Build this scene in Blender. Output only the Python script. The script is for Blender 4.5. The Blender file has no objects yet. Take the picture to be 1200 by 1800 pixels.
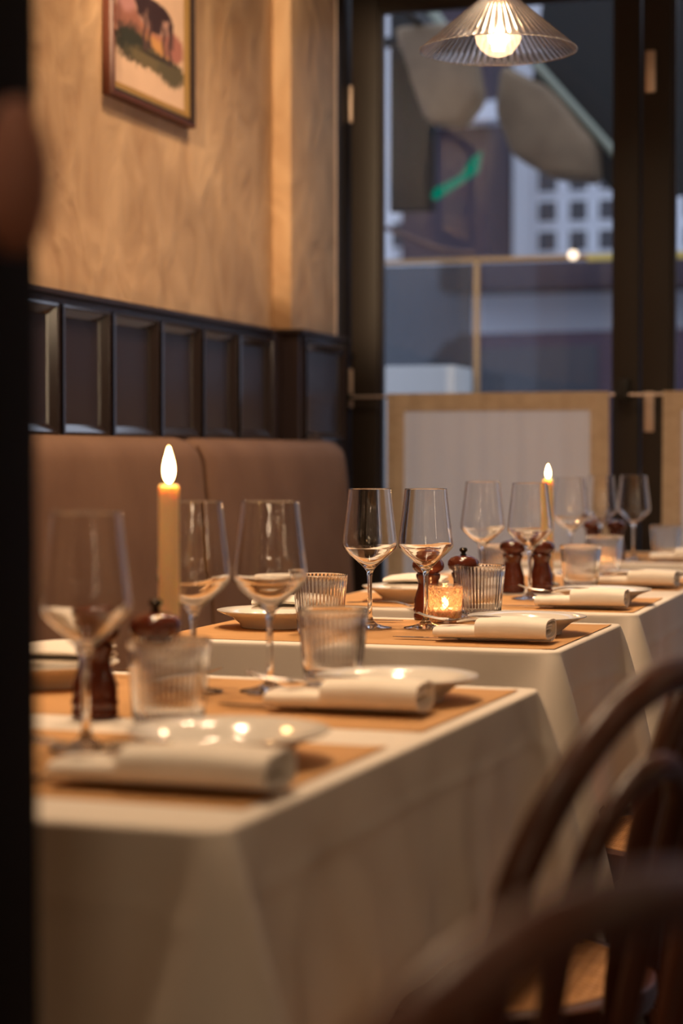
import bpy, bmesh, math, random
from mathutils import Vector, Matrix, noise
random.seed(7)
PI = math.pi
sc = bpy.context.scene
C = sc.collection

# ---------------------------------------------------------------- camera
cam_d = bpy.data.cameras.new('camera'); cam = bpy.data.objects.new('camera', cam_d); C.objects.link(cam)
sc.camera = cam
cam.location = (0, 0, 1.035)
cam.rotation_euler = (PI/2 - math.atan(100/3500), 0, math.atan(1090/3500))
cam_d.sensor_fit = 'VERTICAL'; cam_d.sensor_height = 36; cam_d.sensor_width = 24; cam_d.lens = 70
cam_d.clip_start = .05; cam_d.clip_end = 200
cam_d.dof.use_dof = True; cam_d.dof.focus_distance = 3.14; cam_d.dof.aperture_fstop = 3.1

# ---------------------------------------------------------------- world, exposure
w = bpy.data.worlds.new('dusk'); sc.world = w; w.use_nodes = True
wn = w.node_tree.nodes; wl = w.node_tree.links
bg = wn['Background']
tc = wn.new('ShaderNodeTexCoord'); sp = wn.new('ShaderNodeSeparateXYZ'); cr = wn.new('ShaderNodeValToRGB')
cr.color_ramp.elements[0].position = 0; cr.color_ramp.elements[0].color = (.38, .40, .52, 1)
cr.color_ramp.elements[1].position = .6; cr.color_ramp.elements[1].color = (.66, .74, .90, 1)
wl.new(tc.outputs['Generated'], sp.inputs[0]); wl.new(sp.outputs['Z'], cr.inputs[0]); wl.new(cr.outputs[0], bg.inputs[0])
bg.inputs[1].default_value = 2.0
sc.view_settings.view_transform = 'Standard'; sc.view_settings.look = 'None'
sc.view_settings.gamma = 1; sc.view_settings.use_curve_mapping = False; sc.view_settings.exposure = 0
cy = sc.cycles
cy.use_denoising = True; cy.max_bounces = 14; cy.transmission_bounces = 14; cy.transparent_max_bounces = 24
cy.glossy_bounces = 6; cy.diffuse_bounces = 4; cy.sample_clamp_indirect = 10; cy.blur_glossy = .2

# ---------------------------------------------------------------- ceiling lamps of the room
def downlight(x, y, watts, size=.12, col=(1, .70, .44), z=2.94, spread=110, tilt=(0, 0)):
    d = bpy.data.lights.new('downlight', 'AREA'); d.shape = 'DISK'; d.size = size; d.energy = watts; d.color = col; d.spread = math.radians(spread)
    o = bpy.data.objects.new('downlight', d); o.location = (x, y, z); o.rotation_euler = (tilt[0], tilt[1], 0); C.objects.link(o)
    return o
for yy, ww in ((.2, 5), (1.9, 8), (3.3, 9), (4.7, 6)):
    downlight(-.95, yy, ww)
downlight(-1.25, 4.35, 12, .10, spread=120)
downlight(-1.25, 2.7, 9, .10, spread=120)
for yy in (-2.2, -.6, 1.4, 3.4):
    downlight(1.1, yy, 1.5, .14)
    downlight(2.3, yy, 1.2, .14)
for px_, py_, pz_, e_ in ((.75, -1.4, 1.95, 2.4), (.75, .6, 1.95, 2.2), (.95, 2.6, 1.95, 2.0), (.95, 4.4, 1.95, 1.6), (-.86, -.2, 1.85, 1.6), (-.86, 1.85, 1.9, 3.0), (-.86, 2.85, 2.2, 2.2), (-.35, 4.6, 2.2, 2.0), (2.1, -.4, 2.0, 2.2), (2.1, 1.6, 2.0, 2.0), (-.4, -2.6, 1.9, 2.2), (-1.2, -2.0, 2.1, 1.6), (.2, -3.2, 2.3, 1.6), (2.2, 3.6, 2.1, 1.6)):
    d = bpy.data.lights.new('room_pendant', 'POINT'); d.energy = e_*.85; d.color = (1, .72, .46); d.shadow_soft_size = .020
    o = bpy.data.objects.new('room_pendant', d); o.location = (px_, py_, pz_); C.objects.link(o)
def strip(x, y, z, sx, sy, watts, face):     # unseen slim lights, added to give streak highlights in the glasses
    d = bpy.data.lights.new('streak_light', 'AREA'); d.shape = 'RECTANGLE'; d.size = sx; d.size_y = sy; d.energy = watts; d.color = (1, .74, .48)
    o = bpy.data.objects.new('streak_light', d); o.location = (x, y, z); C.objects.link(o)
    o.rotation_euler = Vector(face).to_track_quat('-Z', 'Y').to_euler()
for zz in (1.15, 1.5, 1.85, 2.2):
    strip(.9, -3.95, zz, 1.1, .035, 4.5, (0, 1, 0))
for yy in (-3.0, -1.2, 1.0, 3.2):
    strip(2.95, yy, 1.75, .045, .30, 1.6, (-1, 0, 0))
strip(-1.85, -1.4, 1.9, .05, .3, 2.0, (1, 0, 0)); strip(-1.85, -3.0, 1.9, .05, .3, 2.0, (1, 0, 0))
# narrow ceiling spot on the corner of the wall
d = bpy.data.lights.new('track_spot', 'SPOT'); d.energy = 620; d.color = (1, .70, .42); d.spot_size = math.radians(15); d.spot_blend = .6; d.shadow_soft_size = .04
o = bpy.data.objects.new('track_spot', d); o.location = (-1.15, 1.2, 2.85); C.objects.link(o)
o.rotation_euler = (Vector((-1.86, 5.43, 2.0)) - Vector(o.location)).to_track_quat('-Z', 'Y').to_euler()

# ================================================================ material helpers
def mat(name, col=(.8, .8, .8), rough=.5, metal=0, spec=.5, **kw):
    m = bpy.data.materials.new(name); m.use_nodes = True
    b = m.node_tree.nodes['Principled BSDF']
    b.inputs['Base Color'].default_value = (*col, 1); b.inputs['Roughness'].default_value = rough
    b.inputs['Metallic'].default_value = metal; b.inputs['Specular IOR Level'].default_value = spec
    for k, v in kw.items():
        b.inputs[k.replace('_', ' ')].default_value = v
    return m
def noisy(m, c1, c2, scale=4, detail=6, bump=0, bscale=None, stretch=(1, 1, 1), distort=0, bdist=.01, rough=None):
    nt = m.node_tree; N = nt.nodes; L = nt.links; b = N['Principled BSDF']
    t = N.new('ShaderNodeTexCoord'); mp = N.new('ShaderNodeMapping'); mp.inputs['Scale'].default_value = stretch
    n = N.new('ShaderNodeTexNoise'); n.inputs['Scale'].default_value = scale; n.inputs['Detail'].default_value = detail
    n.inputs['Distortion'].default_value = distort
    r = N.new('ShaderNodeValToRGB'); r.color_ramp.elements[0].position = .32; r.color_ramp.elements[1].position = .68
    r.color_ramp.elements[0].color = (*c1, 1); r.color_ramp.elements[1].color = (*c2, 1)
    L.new(t.outputs['Object'], mp.inputs[0]); L.new(mp.outputs[0], n.inputs['Vector']); L.new(n.outputs['Fac'], r.inputs[0]); L.new(r.outputs[0], b.inputs['Base Color'])
    if bump:
        n2 = N.new('ShaderNodeTexNoise'); n2.inputs['Scale'].default_value = bscale or scale; n2.inputs['Detail'].default_value = detail
        n2.inputs['Distortion'].default_value = distort
        L.new(mp.outputs[0], n2.inputs['Vector'])
        bp = N.new('ShaderNodeBump'); bp.inputs['Strength'].default_value = bump; bp.inputs['Distance'].default_value = bdist
        L.new(n2.outputs['Fac'], bp.inputs['Height']); L.new(bp.outputs[0], b.inputs['Normal'])
    return m
def emis(name, col, s):
    m = bpy.data.materials.new(name); m.use_nodes = True; nt = m.node_tree; nt.nodes.clear()
    e = nt.nodes.new('ShaderNodeEmission'); e.inputs[0].default_value = (*col, 1); e.inputs[1].default_value = s
    o = nt.nodes.new('ShaderNodeOutputMaterial'); nt.links.new(e.outputs[0], o.inputs[0])
    return m
def thin(name, tint=(1, 1, 1), ior=1.5, rough=0, gloss=1):
    m = bpy.data.materials.new(name); m.use_nodes = True; nt = m.node_tree; nt.nodes.clear(); N = nt.nodes
    tr = N.new('ShaderNodeBsdfTransparent'); tr.inputs[0].default_value = (*tint, 1)
    g = N.new('ShaderNodeBsdfGlossy'); g.inputs['Roughness'].default_value = rough; g.inputs[0].default_value = (gloss, gloss, gloss, 1)
    f = N.new('ShaderNodeFresnel'); ge = N.new('ShaderNodeNewGeometry'); mi = N.new('ShaderNodeMix')
    mi.inputs['A'].default_value = ior; mi.inputs['B'].default_value = 1/ior      # same reflectance from either side of the sheet
    nt.links.new(ge.outputs['Backfacing'], mi.inputs['Factor']); nt.links.new(mi.outputs['Result'], f.inputs[0])
    mx = N.new('ShaderNodeMixShader'); o = N.new('ShaderNodeOutputMaterial')
    nt.links.new(f.outputs[0], mx.inputs[0]); nt.links.new(tr.outputs[0], mx.inputs[1]); nt.links.new(g.outputs[0], mx.inputs[2]); nt.links.new(mx.outputs[0], o.inputs[0])
    return m

def plaster():
    m = mat('ochre_plaster', rough=.55, spec=.25); nt = m.node_tree; N = nt.nodes; L = nt.links; b = N['Principled BSDF']
    t = N.new('ShaderNodeTexCoord'); mp = N.new('ShaderNodeMapping'); mp.inputs['Scale'].default_value = (1, 1.1, .8); mp.inputs['Rotation'].default_value = (.5, 0, 0)
    L.new(t.outputs['Object'], mp.inputs[0])
    n1 = N.new('ShaderNodeTexNoise'); n1.inputs['Scale'].default_value = 1.7; n1.inputs['Detail'].default_value = 5; n1.inputs['Distortion'].default_value = .9; n1.inputs['Roughness'].default_value = .45
    n2 = N.new('ShaderNodeTexNoise'); n2.inputs['Scale'].default_value = 5.5; n2.inputs['Detail'].default_value = 6; n2.inputs['Distortion'].default_value = 1.8; n2.inputs['Roughness'].default_value = .4
    vo = N.new('ShaderNodeTexVoronoi'); vo.inputs['Scale'].default_value = 5; vo.feature = 'SMOOTH_F1'
    L.new(mp.outputs[0], n1.inputs['Vector']); L.new(mp.outputs[0], n2.inputs['Vector'])
    mixv = N.new('ShaderNodeMix'); mixv.data_type = 'VECTOR'; mixv.inputs['Factor'].default_value = .25
    L.new(mp.outputs[0], mixv.inputs['A']); L.new(n1.outputs['Color'], mixv.inputs['B']); L.new(mixv.outputs['Result'], vo.inputs['Vector'])
    r = N.new('ShaderNodeValToRGB'); e = r.color_ramp.elements
    e[0].position = .36; e[0].color = (.46, .275, .145, 1); e[1].position = .66; e[1].color = (.68, .455, .262, 1)
    m1 = N.new('ShaderNodeMath'); m1.operation = 'MULTIPLY_ADD'; m1.inputs[1].default_value = .50
    L.new(n2.outputs['Fac'], m1.inputs[0]); 
    m2 = N.new('ShaderNodeMath'); m2.operation = 'MULTIPLY'; m2.inputs[1].default_value = .52
    L.new(n1.outputs['Fac'], m2.inputs[0]); L.new(m2.outputs[0], m1.inputs[2]); L.new(m1.outputs[0], r.inputs[0]); L.new(r.outputs[0], b.inputs['Base Color'])
    a = N.new('ShaderNodeMath'); a.operation = 'ADD'; L.new(n2.outputs['Fac'], a.inputs[0]); L.new(vo.outputs['Distance'], a.inputs[1])
    bp = N.new('ShaderNodeBump'); bp.inputs['Strength'].default_value = .38; bp.inputs['Distance'].default_value = .03
    L.new(a.outputs[0], bp.inputs['Height']); L.new(bp.outputs[0], b.inputs['Normal'])
    return m

M = {}
M['plaster'] = plaster()
M['black_paint'] = mat('dark_panel_paint', (.032, .021, .021), .30, spec=.22)
M['moulding'] = mat('panel_paint_extra_gloss', (.026, .018, .018), .15, spec=.8, Coat_Weight=.4, Coat_Roughness=.10)  # same paint as the panels, gloss raised so the bevels catch a highlight
M['door_paint'] = mat('dark_door_paint', (.020, .013, .009), .48, spec=.35)
M['leather'] = noisy(mat('tan_suede', rough=.72, spec=.25), (.155, .080, .045), (.195, .106, .062), 5, 6, .15, 60, bdist=.002)
M['linen'] = noisy(mat('white_linen', rough=.85, spec=.2), (.74, .66, .57), (.80, .72, .63), 3, 4, .25, 5, bdist=.012, distort=.5)
M['napkin'] = noisy(mat('napkin_cotton', rough=.9, spec=.15), (.84, .76, .66), (.88, .81, .72), 30, 3, .2, 260, bdist=.0006)
M['kraft'] = noisy(mat('kraft_paper', rough=.75, spec=.25), (.52, .275, .105), (.57, .31, .125), 14, 8, .05, 40, bdist=.001)
M['glass'] = mat('clear_glass', (1, 1, 1), 0, Transmission_Weight=1.0, IOR=1.5)
M['thin'] = thin('thin_glass', (.97, .97, .97))
M['pane'] = thin('window_pane_glass', (.93, .95, .96), 1.45, gloss=.45)
M['shade_glass'] = mat('ribbed_lamp_glass', (1, .97, .94), .14, Transmission_Weight=1.0, IOR=1.5)
M['bulb_glass'] = thin('bulb_glass', (.98, .94, .9), 1.9, rough=.12)
_n = M['bulb_glass'].node_tree; _mx = [x for x in _n.nodes if x.type == 'MIX_SHADER'][0]; _ou = [x for x in _n.nodes if x.type == 'OUTPUT_MATERIAL'][0]
_t = _n.nodes.new('ShaderNodeBsdfTranslucent'); _t.inputs[0].default_value = (.9, .8, .7, 1); _m = _n.nodes.new('ShaderNodeMixShader'); _m.inputs[0].default_value = .03
_n.links.new(_mx.outputs[0], _m.inputs[1]); _n.links.new(_t.outputs[0], _m.inputs[2]); _n.links.new(_m.outputs[0], _ou.inputs[0])
M['ceramic'] = mat('glazed_ceramic', (.80, .75, .68), .12, spec=.6)
M['steel'] = mat('brushed_steel', (.55, .50, .46), .22, 1)
M['hinge'] = mat('satin_hinge_metal', (.62, .50, .42), .45, .8)
M['mill'] = noisy(mat('red_brown_varnish', rough=.16, spec=.7), (.060, .010, .004), (.125, .023, .008), 10, 6, stretch=(1, 1, .25))
M['knob'] = mat('dark_knob_metal', (.06, .05, .04), .25, .9)
M['wax'] = mat('ivory_wax', (.88, .66, .36), .5, Subsurface_Weight=.6, Subsurface_Radius=(.03, .012, .004), Subsurface_Scale=1.0)
M['wick'] = mat('wick', (.02, .015, .01), .9)
M['flame'] = emis('flame', (1, .56, .20), 55)
M['flame_core'] = emis('flame_core', (1, .80, .5), 30)
M['brass'] = mat('aged_brass', (.55, .36, .14), .3, 1)
M['wood'] = noisy(mat('dark_bentwood', rough=.32, spec=.4), (.040, .011, .005), (.082, .023, .009), 6, 6, stretch=(3, 3, .6))
M['cane'] = noisy(mat('woven_cane', rough=.55), (.42, .20, .07), (.55, .28, .10), 40, 4)
M['floor'] = noisy(mat('dark_oak_floor', rough=.4), (.020, .012, .008), (.034, .020, .013), 3, 6, stretch=(1, 8, 1))
M['ceiling'] = mat('ceiling_paint', (.30, .23, .17), .9)
M['wall_paint'] = mat('room_wall_paint', (.34, .24, .15), .85)
M['dark_post'] = mat('dark_post_paint', (.006, .003, .002), .7, spec=.15)
M['knobwood'] = mat('copper_brown_wood', (.26, .10, .065), .6)
def sheer_mat(name, dif, tra, f):
    m = bpy.data.materials.new(name); m.use_nodes = True; nt = m.node_tree; nt.nodes.clear(); N = nt.nodes
    d = N.new('ShaderNodeBsdfDiffuse'); d.inputs[0].default_value = (*dif, 1); t = N.new('ShaderNodeBsdfTranslucent'); t.inputs[0].default_value = (*tra, 1)
    mx = N.new('ShaderNodeMixShader'); mx.inputs[0].default_value = f; o = N.new('ShaderNodeOutputMaterial')
    nt.links.new(d.outputs[0], mx.inputs[1]); nt.links.new(t.outputs[0], mx.inputs[2]); nt.links.new(mx.outputs[0], o.inputs[0]); return m
M['sheer'] = sheer_mat('sheer_curtain', (.84, .80, .78), (.88, .86, .84), .5)
M['border'] = noisy(mat('straw_border', rough=.9), (.50, .39, .28), (.58, .47, .35), 30, 5, .4, 90, stretch=(1, 1, 2), bdist=.004)
M['frame_wood'] = mat('mahogany_frame', (.13, .032, .013), .4, spec=.4)
M['frame_black'] = mat('frame_black_edge', (.02, .009, .007), .5, spec=.3)
M['gold'] = mat('gold_fillet', (.72, .44, .15), .38, .8)
M['iron'] = mat('dark_iron', (.02, .02, .02), .5, .5)
M['sisal'] = mat('weathered_rope', (.09, .05, .045), .8)

# ================================================================ mesh helpers
def new_obj(name, bm, m, parent=None, smooth=True, recalc=True):
    if recalc: bmesh.ops.recalc_face_normals(bm, faces=bm.faces)
    me = bpy.data.meshes.new(name); bm.to_mesh(me); bm.free()
    if smooth:
        for p in me.polygons: p.use_smooth = True
        me.set_sharp_from_angle(angle=math.radians(smooth if smooth is not True else 40))
    me.materials.append(m if not isinstance(m, str) else M[m])
    o = bpy.data.objects.new(name, me); C.objects.link(o)
    if parent: o.parent = parent
    return o
def thicken(bm, th):
    """give an open sheet real thickness, th metres against its normals"""
    bm.normal_update(); bm.verts.ensure_lookup_table()
    vs = list(bm.verts); fs = list(bm.faces); be = [e for e in bm.edges if len(e.link_faces) == 1]
    loops = [(e.link_loops[0].vert, e.link_loops[0].link_loop_next.vert) for e in be]
    m = {v: bm.verts.new(v.co - v.normal*th) for v in vs}
    for f in fs: bm.faces.new([m[v] for v in reversed(f.verts)])
    for a, b in loops: bm.faces.new((b, a, m[a], m[b]))
def tag(o, label=None, cat=None, group=None, kind=None):
    if label: o['label'] = label
    if cat: o['category'] = cat
    if group: o['group'] = group
    if kind: o['kind'] = kind
    return o
def empty(name, loc=(0, 0, 0), rz=0, **k):
    o = bpy.data.objects.new(name, None); C.objects.link(o); o.location = loc; o.rotation_euler = (0, 0, rz); o.empty_display_size = .05
    return tag(o, **k)
def copy_tree(o, parent=None):
    c = o.copy(); C.objects.link(c); c.parent = parent
    for ch in list(o.children): copy_tree(ch, c)
    return c
def B(bm, x0, x1, y0, y1, z0, z1, bev=0):
    b2 = bmesh.new(); bmesh.ops.create_cube(b2, size=1)
    for v in b2.verts: v.co = ((x0+x1)/2 + v.co.x*(x1-x0), (y0+y1)/2 + v.co.y*(y1-y0), (z0+z1)/2 + v.co.z*(z1-z0))
    if bev: bmesh.ops.bevel(b2, geom=list(b2.edges), offset=bev, segments=2, affect='EDGES', profile=.6)
    me = bpy.data.meshes.new('t'); b2.to_mesh(me); b2.free(); bm.from_mesh(me); bpy.data.meshes.remove(me)
    return bm
def box(name, x0, x1, y0, y1, z0, z1, m, parent=None, bev=0):
    return new_obj(name, B(bmesh.new(), x0, x1, y0, y1, z0, z1, bev), m, parent, smooth=bool(bev))
def lathe(bm, prof, n=48, rfun=None, cx=0, cy=0):
    """prof: (r,z) list; closes to the axis where r=0."""
    rings = []
    for (r, z) in prof:
        if r < 1e-6: rings.append([bm.verts.new((cx, cy, z))])
        else:
            ring = []
            for i in range(n):
                a = 2*PI*i/n; rr = r if rfun is None else rfun(r, z, a, i)
                ring.append(bm.verts.new((cx + rr*math.cos(a), cy + rr*math.sin(a), z)))
            rings.append(ring)
    for a, b in zip(rings, rings[1:]):
        for i in range(n):
            j = (i+1) % n
            if len(a) == 1 and len(b) == 1: continue
            if len(a) == 1: bm.faces.new((a[0], b[i], b[j]))
            elif len(b) == 1: bm.faces.new((a[i], b[0], a[j]))
            else: bm.faces.new((a[i], b[i], b[j], a[j]))
    return bm
def tube(bm, pts, rad, n=12, closed=False):
    pts = [Vector(p) for p in pts]; N = len(pts); rings = []
    R = rad if callable(rad) else (lambda t: rad)
    prev = None
    for i, p in enumerate(pts):
        if closed: d = (pts[(i+1) % N] - pts[i-1])
        else: d = pts[min(i+1, N-1)] - pts[max(i-1, 0)]
        d.normalize()
        if prev is None:
            up = Vector((0, 0, 1)) if abs(d.z) < .9 else Vector((1, 0, 0))
            u = d.cross(up).normalized()
        else:
            u = (prev - d*prev.dot(d)).normalized()
        prev = u; v = d.cross(u); r = R(i/(N-1))
        rings.append([bm.verts.new(p + (u*math.cos(2*PI*k/n) + v*math.sin(2*PI*k/n))*r) for k in range(n)])
    for i in range(N if closed else N-1):
        a, b = rings[i], rings[(i+1) % N]
        for k in range(n): bm.faces.new((a[k], a[(k+1) % n], b[(k+1) % n], b[k]))
    if not closed:
        bm.faces.new(rings[0]); bm.faces.new(rings[-1])
    return bm
def spline(ctrl, n=8):
    P = [Vector(c) for c in ctrl]; out = []
    for i in range(len(P)-1):
        p0 = P[max(i-1, 0)]; p1 = P[i]; p2 = P[i+1]; p3 = P[min(i+2, len(P)-1)]
        for k in range(n):
            t = k/n
            out.append(.5*((2*p1) + (p2-p0)*t + (2*p0-5*p1+4*p2-p3)*t*t + (-p0+3*p1-3*p2+p3)*t**3))
    out.append(P[-1]); return out
def poly(bm, pts, off):
    """prism: planar outline pts, extruded by vector off"""
    off = Vector(off); a = [bm.verts.new(Vector(p)) for p in pts]; b = [bm.verts.new(Vector(p)+off) for p in pts]
    bm.faces.new(a); bm.faces.new(b[::-1])
    for i in range(len(a)):
        j = (i+1) % len(a); bm.faces.new((a[i], b[i], b[j], a[j]))
    return bm

# ================================================================ the room
XW, YW = -1.90, 6.0
o = box('floor', -2.3, 3.2, -4.2, YW+.12, -.06, 0, 'floor'); tag(o, kind='structure')
for i in range(31):      # floor boards, running towards the windows
    x0 = -1.9 + i*.16
    b = box('floor_board', x0+.002, x0+.158, -4.0, YW-.05, 0, .008 + .0008*math.sin(i*5.1), 'floor', o)
o = box('ceiling', -2.3, 3.2, -4.2, YW+.12, 3.0, 3.1, 'ceiling'); tag(o, kind='structure')
o = box('wall_left', XW-.15, XW, -4.2, YW+.12, 0, 3.0, 'plaster'); tag(o, kind='structure')
box('pilaster', XW-.02, -1.845, 5.437, 5.866, 1.392, 3.0, 'plaster', o, .004)
o = box('wall_right', 3.0, 3.15, -4.2, YW+.12, 0, 3.0, 'wall_paint'); tag(o, kind='structure')
o = box('wall_back', -2.05, 3.15, -4.2, -4.05, 0, 3.0, 'wall_paint'); tag(o, kind='structure')
bm = bmesh.new(); B(bm, -1.9, 3.0, YW, YW+.10, 2.52, 3.0); B(bm, 2.55, 3.0, YW, YW+.10, 0, 2.52)
o = new_obj('wall_front', bm, 'wall_paint', smooth=False); tag(o, kind='structure')

# wainscot on the left wall and around the pilaster
def panel_run(tr, xf, ys, z0, z1, zb=1.10, zt=1.362):
    """rails, stiles, sunk panels with bevelled mouldings; face plane x = xf"""
    y0, y1 = ys[0], ys[-1]
    box('backing_board', xf-.03, xf-.018, y0, y1, z0, z1-.008, 'black_paint', tr)
    box('bottom_rail', xf-.02, xf, y0, y1, z0, zb-.022, 'black_paint', tr, .002)
    box('top_rail', xf-.02, xf, y0, y1, zt+.0, z1-.012, 'black_paint', tr, .002)
    box('cap_rail', xf-.03, xf+.012, y0, y1, z1-.012, z1, 'black_paint', tr, .003)
    for y in ys:
        a, b = max(y-.012, y0), min(y+.012, y1)
        if b-a > .005: box('stile', xf-.02, xf, a, b, zb-.022, zt, 'black_paint', tr, .002)
    for a, b in zip(ys, ys[1:]):
        a2, b2 = a+.012, b-.012; z2, z3 = zb-.022, zt
        box('panel', xf-.0185, xf-.012, a2, b2, z2, z3, 'black_paint', tr)
        bm = bmesh.new()      # mitred, sloping moulding round the panel
        prof = [(0, .006), (.006, .008), (.008, .005), (.024, -.007), (.026, -.012)]
        rings = []
        for (d, h) in prof:
            rings.append([bm.verts.new((xf+h, yy, zz)) for yy, zz in ((a2+d, z2+d), (b2-d, z2+d), (b2-d, z3-d), (a2+d, z3-d))])
        for p, q in zip(rings, rings[1:]):
            for k in range(4): bm.faces.new((p[k], p[(k+1) % 4], q[(k+1) % 4], q[k]))
        new_obj('panel_moulding', bm, 'moulding', tr, smooth=False)
tr = empty('trim_1', (0, 0, 0), kind='structure')
ys = [y for y in (1.10, 1.40, 1.69, 1.98, 2.27, 2.55, 2.83, 3.11, 3.39, 3.66, 3.94, 4.21, 4.50, 4.78, 5.05, 5.34)]
panel_run(tr, XW+.032, ys, .70, 1.392)
box('end_stile', XW, XW+.032, 5.34, 5.437, .70, 1.38, 'black_paint', tr, .002)
tr = empty('trim_2', (0, 0, 0), kind='structure')
panel_run(tr, -1.815, [5.46, 5.868], .70, 1.396, 1.10, 1.365)
box('corner_post', -1.9, -1.818, 5.425, 5.447, .70, 1.385, 'black_paint', tr, .002)
box('corner_cap', -1.9, -1.803, 5.413, 5.47, 1.384, 1.396, 'black_paint', tr, .003)

# dark post at the left edge of the view, close to the camera
o = box('trim_3', -.80, -.569, 1.05, 1.17, 0, 3.0, 'dark_post', None, .004); tag(o, kind='structure')

# ---------------------------------------------------------------- glazed doors of the front
def door_leaf(name, x0, x1, lock=False, hinge_left=False, hinge_right=False):
    d = empty(name, (0, 0, 0), kind='structure')
    y0, y1 = YW+.00, YW+.055; z0, z1 = .012, 2.50; sl = .088; sr = .072; top = .075; bot = .25
    box('stile', x0, x0+sl, y0, y1, z0, z1, 'door_paint', d, .004)
    box('stile', x1-sr, x1, y0, y1, z0, z1, 'door_paint', d, .004)
    box('rail', x0+sl, x1-sr, y0+.002, y1-.002, z1-top, z1, 'door_paint', d, .004)
    box('rail', x0+sl, x1-sr, y0+.002, y1-.002, z0, z0+bot, 'door_paint', d, .004)
    gx0, gx1, gz0, gz1 = x0+sl, x1-sr, z0+bot, z1-top
    for (a, b, c, e) in ((gx0, gx0+.012, gz0, gz1), (gx1-.012, gx1, gz0, gz1), (gx0+.012, gx1-.012, gz0, gz0+.012), (gx0+.012, gx1-.012, gz1-.012, gz1)):
        box('glazing_bead', a, b, y0+.012, y1-.012, c, e, 'door_paint', d)
    box('pane', gx0+.006, gx1-.006, y0+.026, y0+.030, gz0+.006, gz1-.006, 'pane', d)
    for s, x in ((hinge_left, x0+.002), (hinge_right, x1-.0)):
        if s:
            for (za, zb) in s:
                bm = bmesh.new(); lathe(bm, [(0, za), (.006, za), (.0072, za+.004), (.0072, zb-.004), (.006, zb), (0, zb)], 16, cx=x, cy=y0-.006)
                new_obj('hinge', bm, 'hinge', d)
    return d
jm = empty('window_1', (0, 0, 0), kind='structure')
box('jamb', -1.90, -1.846, 5.875, YW+.09, 0, 2.52, 'door_paint', jm, .004)
box('jamb_lining', -1.90, -1.852, 5.868, YW+.09, 2.521, 3.0, 'door_paint', jm)
box('head_frame', -1.846, 2.55, YW-.01, YW+.09, 2.503, 2.53, 'door_paint', jm, .003)
box('sill', -1.846, 2.55, YW-.01, YW+.09, 0, .011, 'door_paint', jm)
box('edge_bead', -1.852, -1.843, 5.866, 5.874, 1.40, 2.52, 'hinge', jm)
door_leaf('door_1', -1.838, -.931, hinge_left=((2.075, 2.19), (1.185, 1.305)))
d2 = door_leaf('door_2', -.925, .02)
d3 = door_leaf('door_3', .026, .92)
d4 = door_leaf('door_4', .926, 1.82)
d5 = door_leaf('door_5', 1.826, 2.54)
# flat pull plates on the meeting stile
for za, zb in ((2.120, 2.245), (1.105, 1.225)):
    p = box('pull_plate', -.914, -.885, YW-.006, YW+.002, za, zb, 'hinge', d2, .003)
    box('pull_recess', -.902, -.896, YW-.010, YW-.005, za+.02, zb-.02, 'hinge', p, .002)

# cafe curtain rods and curtains
def rod(x0, x1, label):
    r = empty('curtain_rod', (0, 0, 0), label=label, cat='curtain rod')
    bm = bmesh.new(); tube(bm, [(x0, YW-.035, 1.216), (x1, YW-.035, 1.216)], .0045, 12); new_obj('bar', bm, 'hinge', r)
    for x in (x0+.004, x1-.004):
        box('bracket', x-.009, x+.009, YW-.040, YW+.001, 1.207, 1.226, 'iron', r, .003)
    return r
rod(-1.836, -.985, 'thin metal curtain rod across the glazed door beside the wall panelling')
rod(-.975, -.03, 'thin metal curtain rod across the second glazed door, at the right edge')
box('catch_block', -.985, -.955, YW-.045, YW, 1.20, 1.262, 'iron', d2, .003)

def curtain(x0, x1, label, seed):
    t = empty('cafe_curtain', (0, 0, 0), label=label, cat='curtain', group='cafe curtains on the glazed doors')
    yc = YW-.035
    def P(x, z):
        k = (1.22-z)
        a = .006*math.sin((x-x0)*47+seed+1.3*math.sin(x*9))*min(1, .15+k*1.5) + .003*math.sin((x-x0)*93+seed*2+math.sin(x*14))
        return (x + .01*math.sin(x*17+k*2)*k*.4, yc-.006 + a*.8 - .006*k, z)
    def strip(xa, xb, za, zb, nx, nz, dy):
        bm = bmesh.new(); V = [[None]*(nz+1) for _ in range(nx+1)]
        for i in range(nx+1):
            for j in range(nz+1):
                p = Vector(P(xa+(xb-xa)*i/nx, za+(zb-za)*j/nz)); p.y += dy
                V[i][j] = bm.verts.new(p)
        for i in range(nx):
            for j in range(nz): bm.faces.new((V[i][j], V[i+1][j], V[i+1][j+1], V[i][j+1]))
        thicken(bm, .0012)
        return bm
    ztop, zbot, bw = 1.226, .32, .056
    new_obj('sheer_panel', strip(x0+bw*.9, x1-bw*.9, zbot+bw*.9, ztop-bw*.9, 110, 10, 0), 'sheer', t)
    new_obj('border', strip(x0, x1, ztop-bw, ztop, 110, 3, -.003), 'border', t)
    new_obj('border', strip(x0, x1, zbot, zbot+bw, 110, 3, -.003), 'border', t)
    new_obj('border', strip(x0, x0+bw, zbot+bw, ztop-bw, 12, 10, -.003), 'border', t)
    new_obj('border', strip(x1-bw, x1, zbot+bw, ztop-bw, 12, 10, -.003), 'border', t)
    return t
curtain(-1.708, -1.014, 'half-height white cafe curtain with straw border behind the candle and glasses', .3)
curtain(-.852, -.12, 'half-height white cafe curtain with straw border, cut off at the right edge', 1.7)

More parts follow.
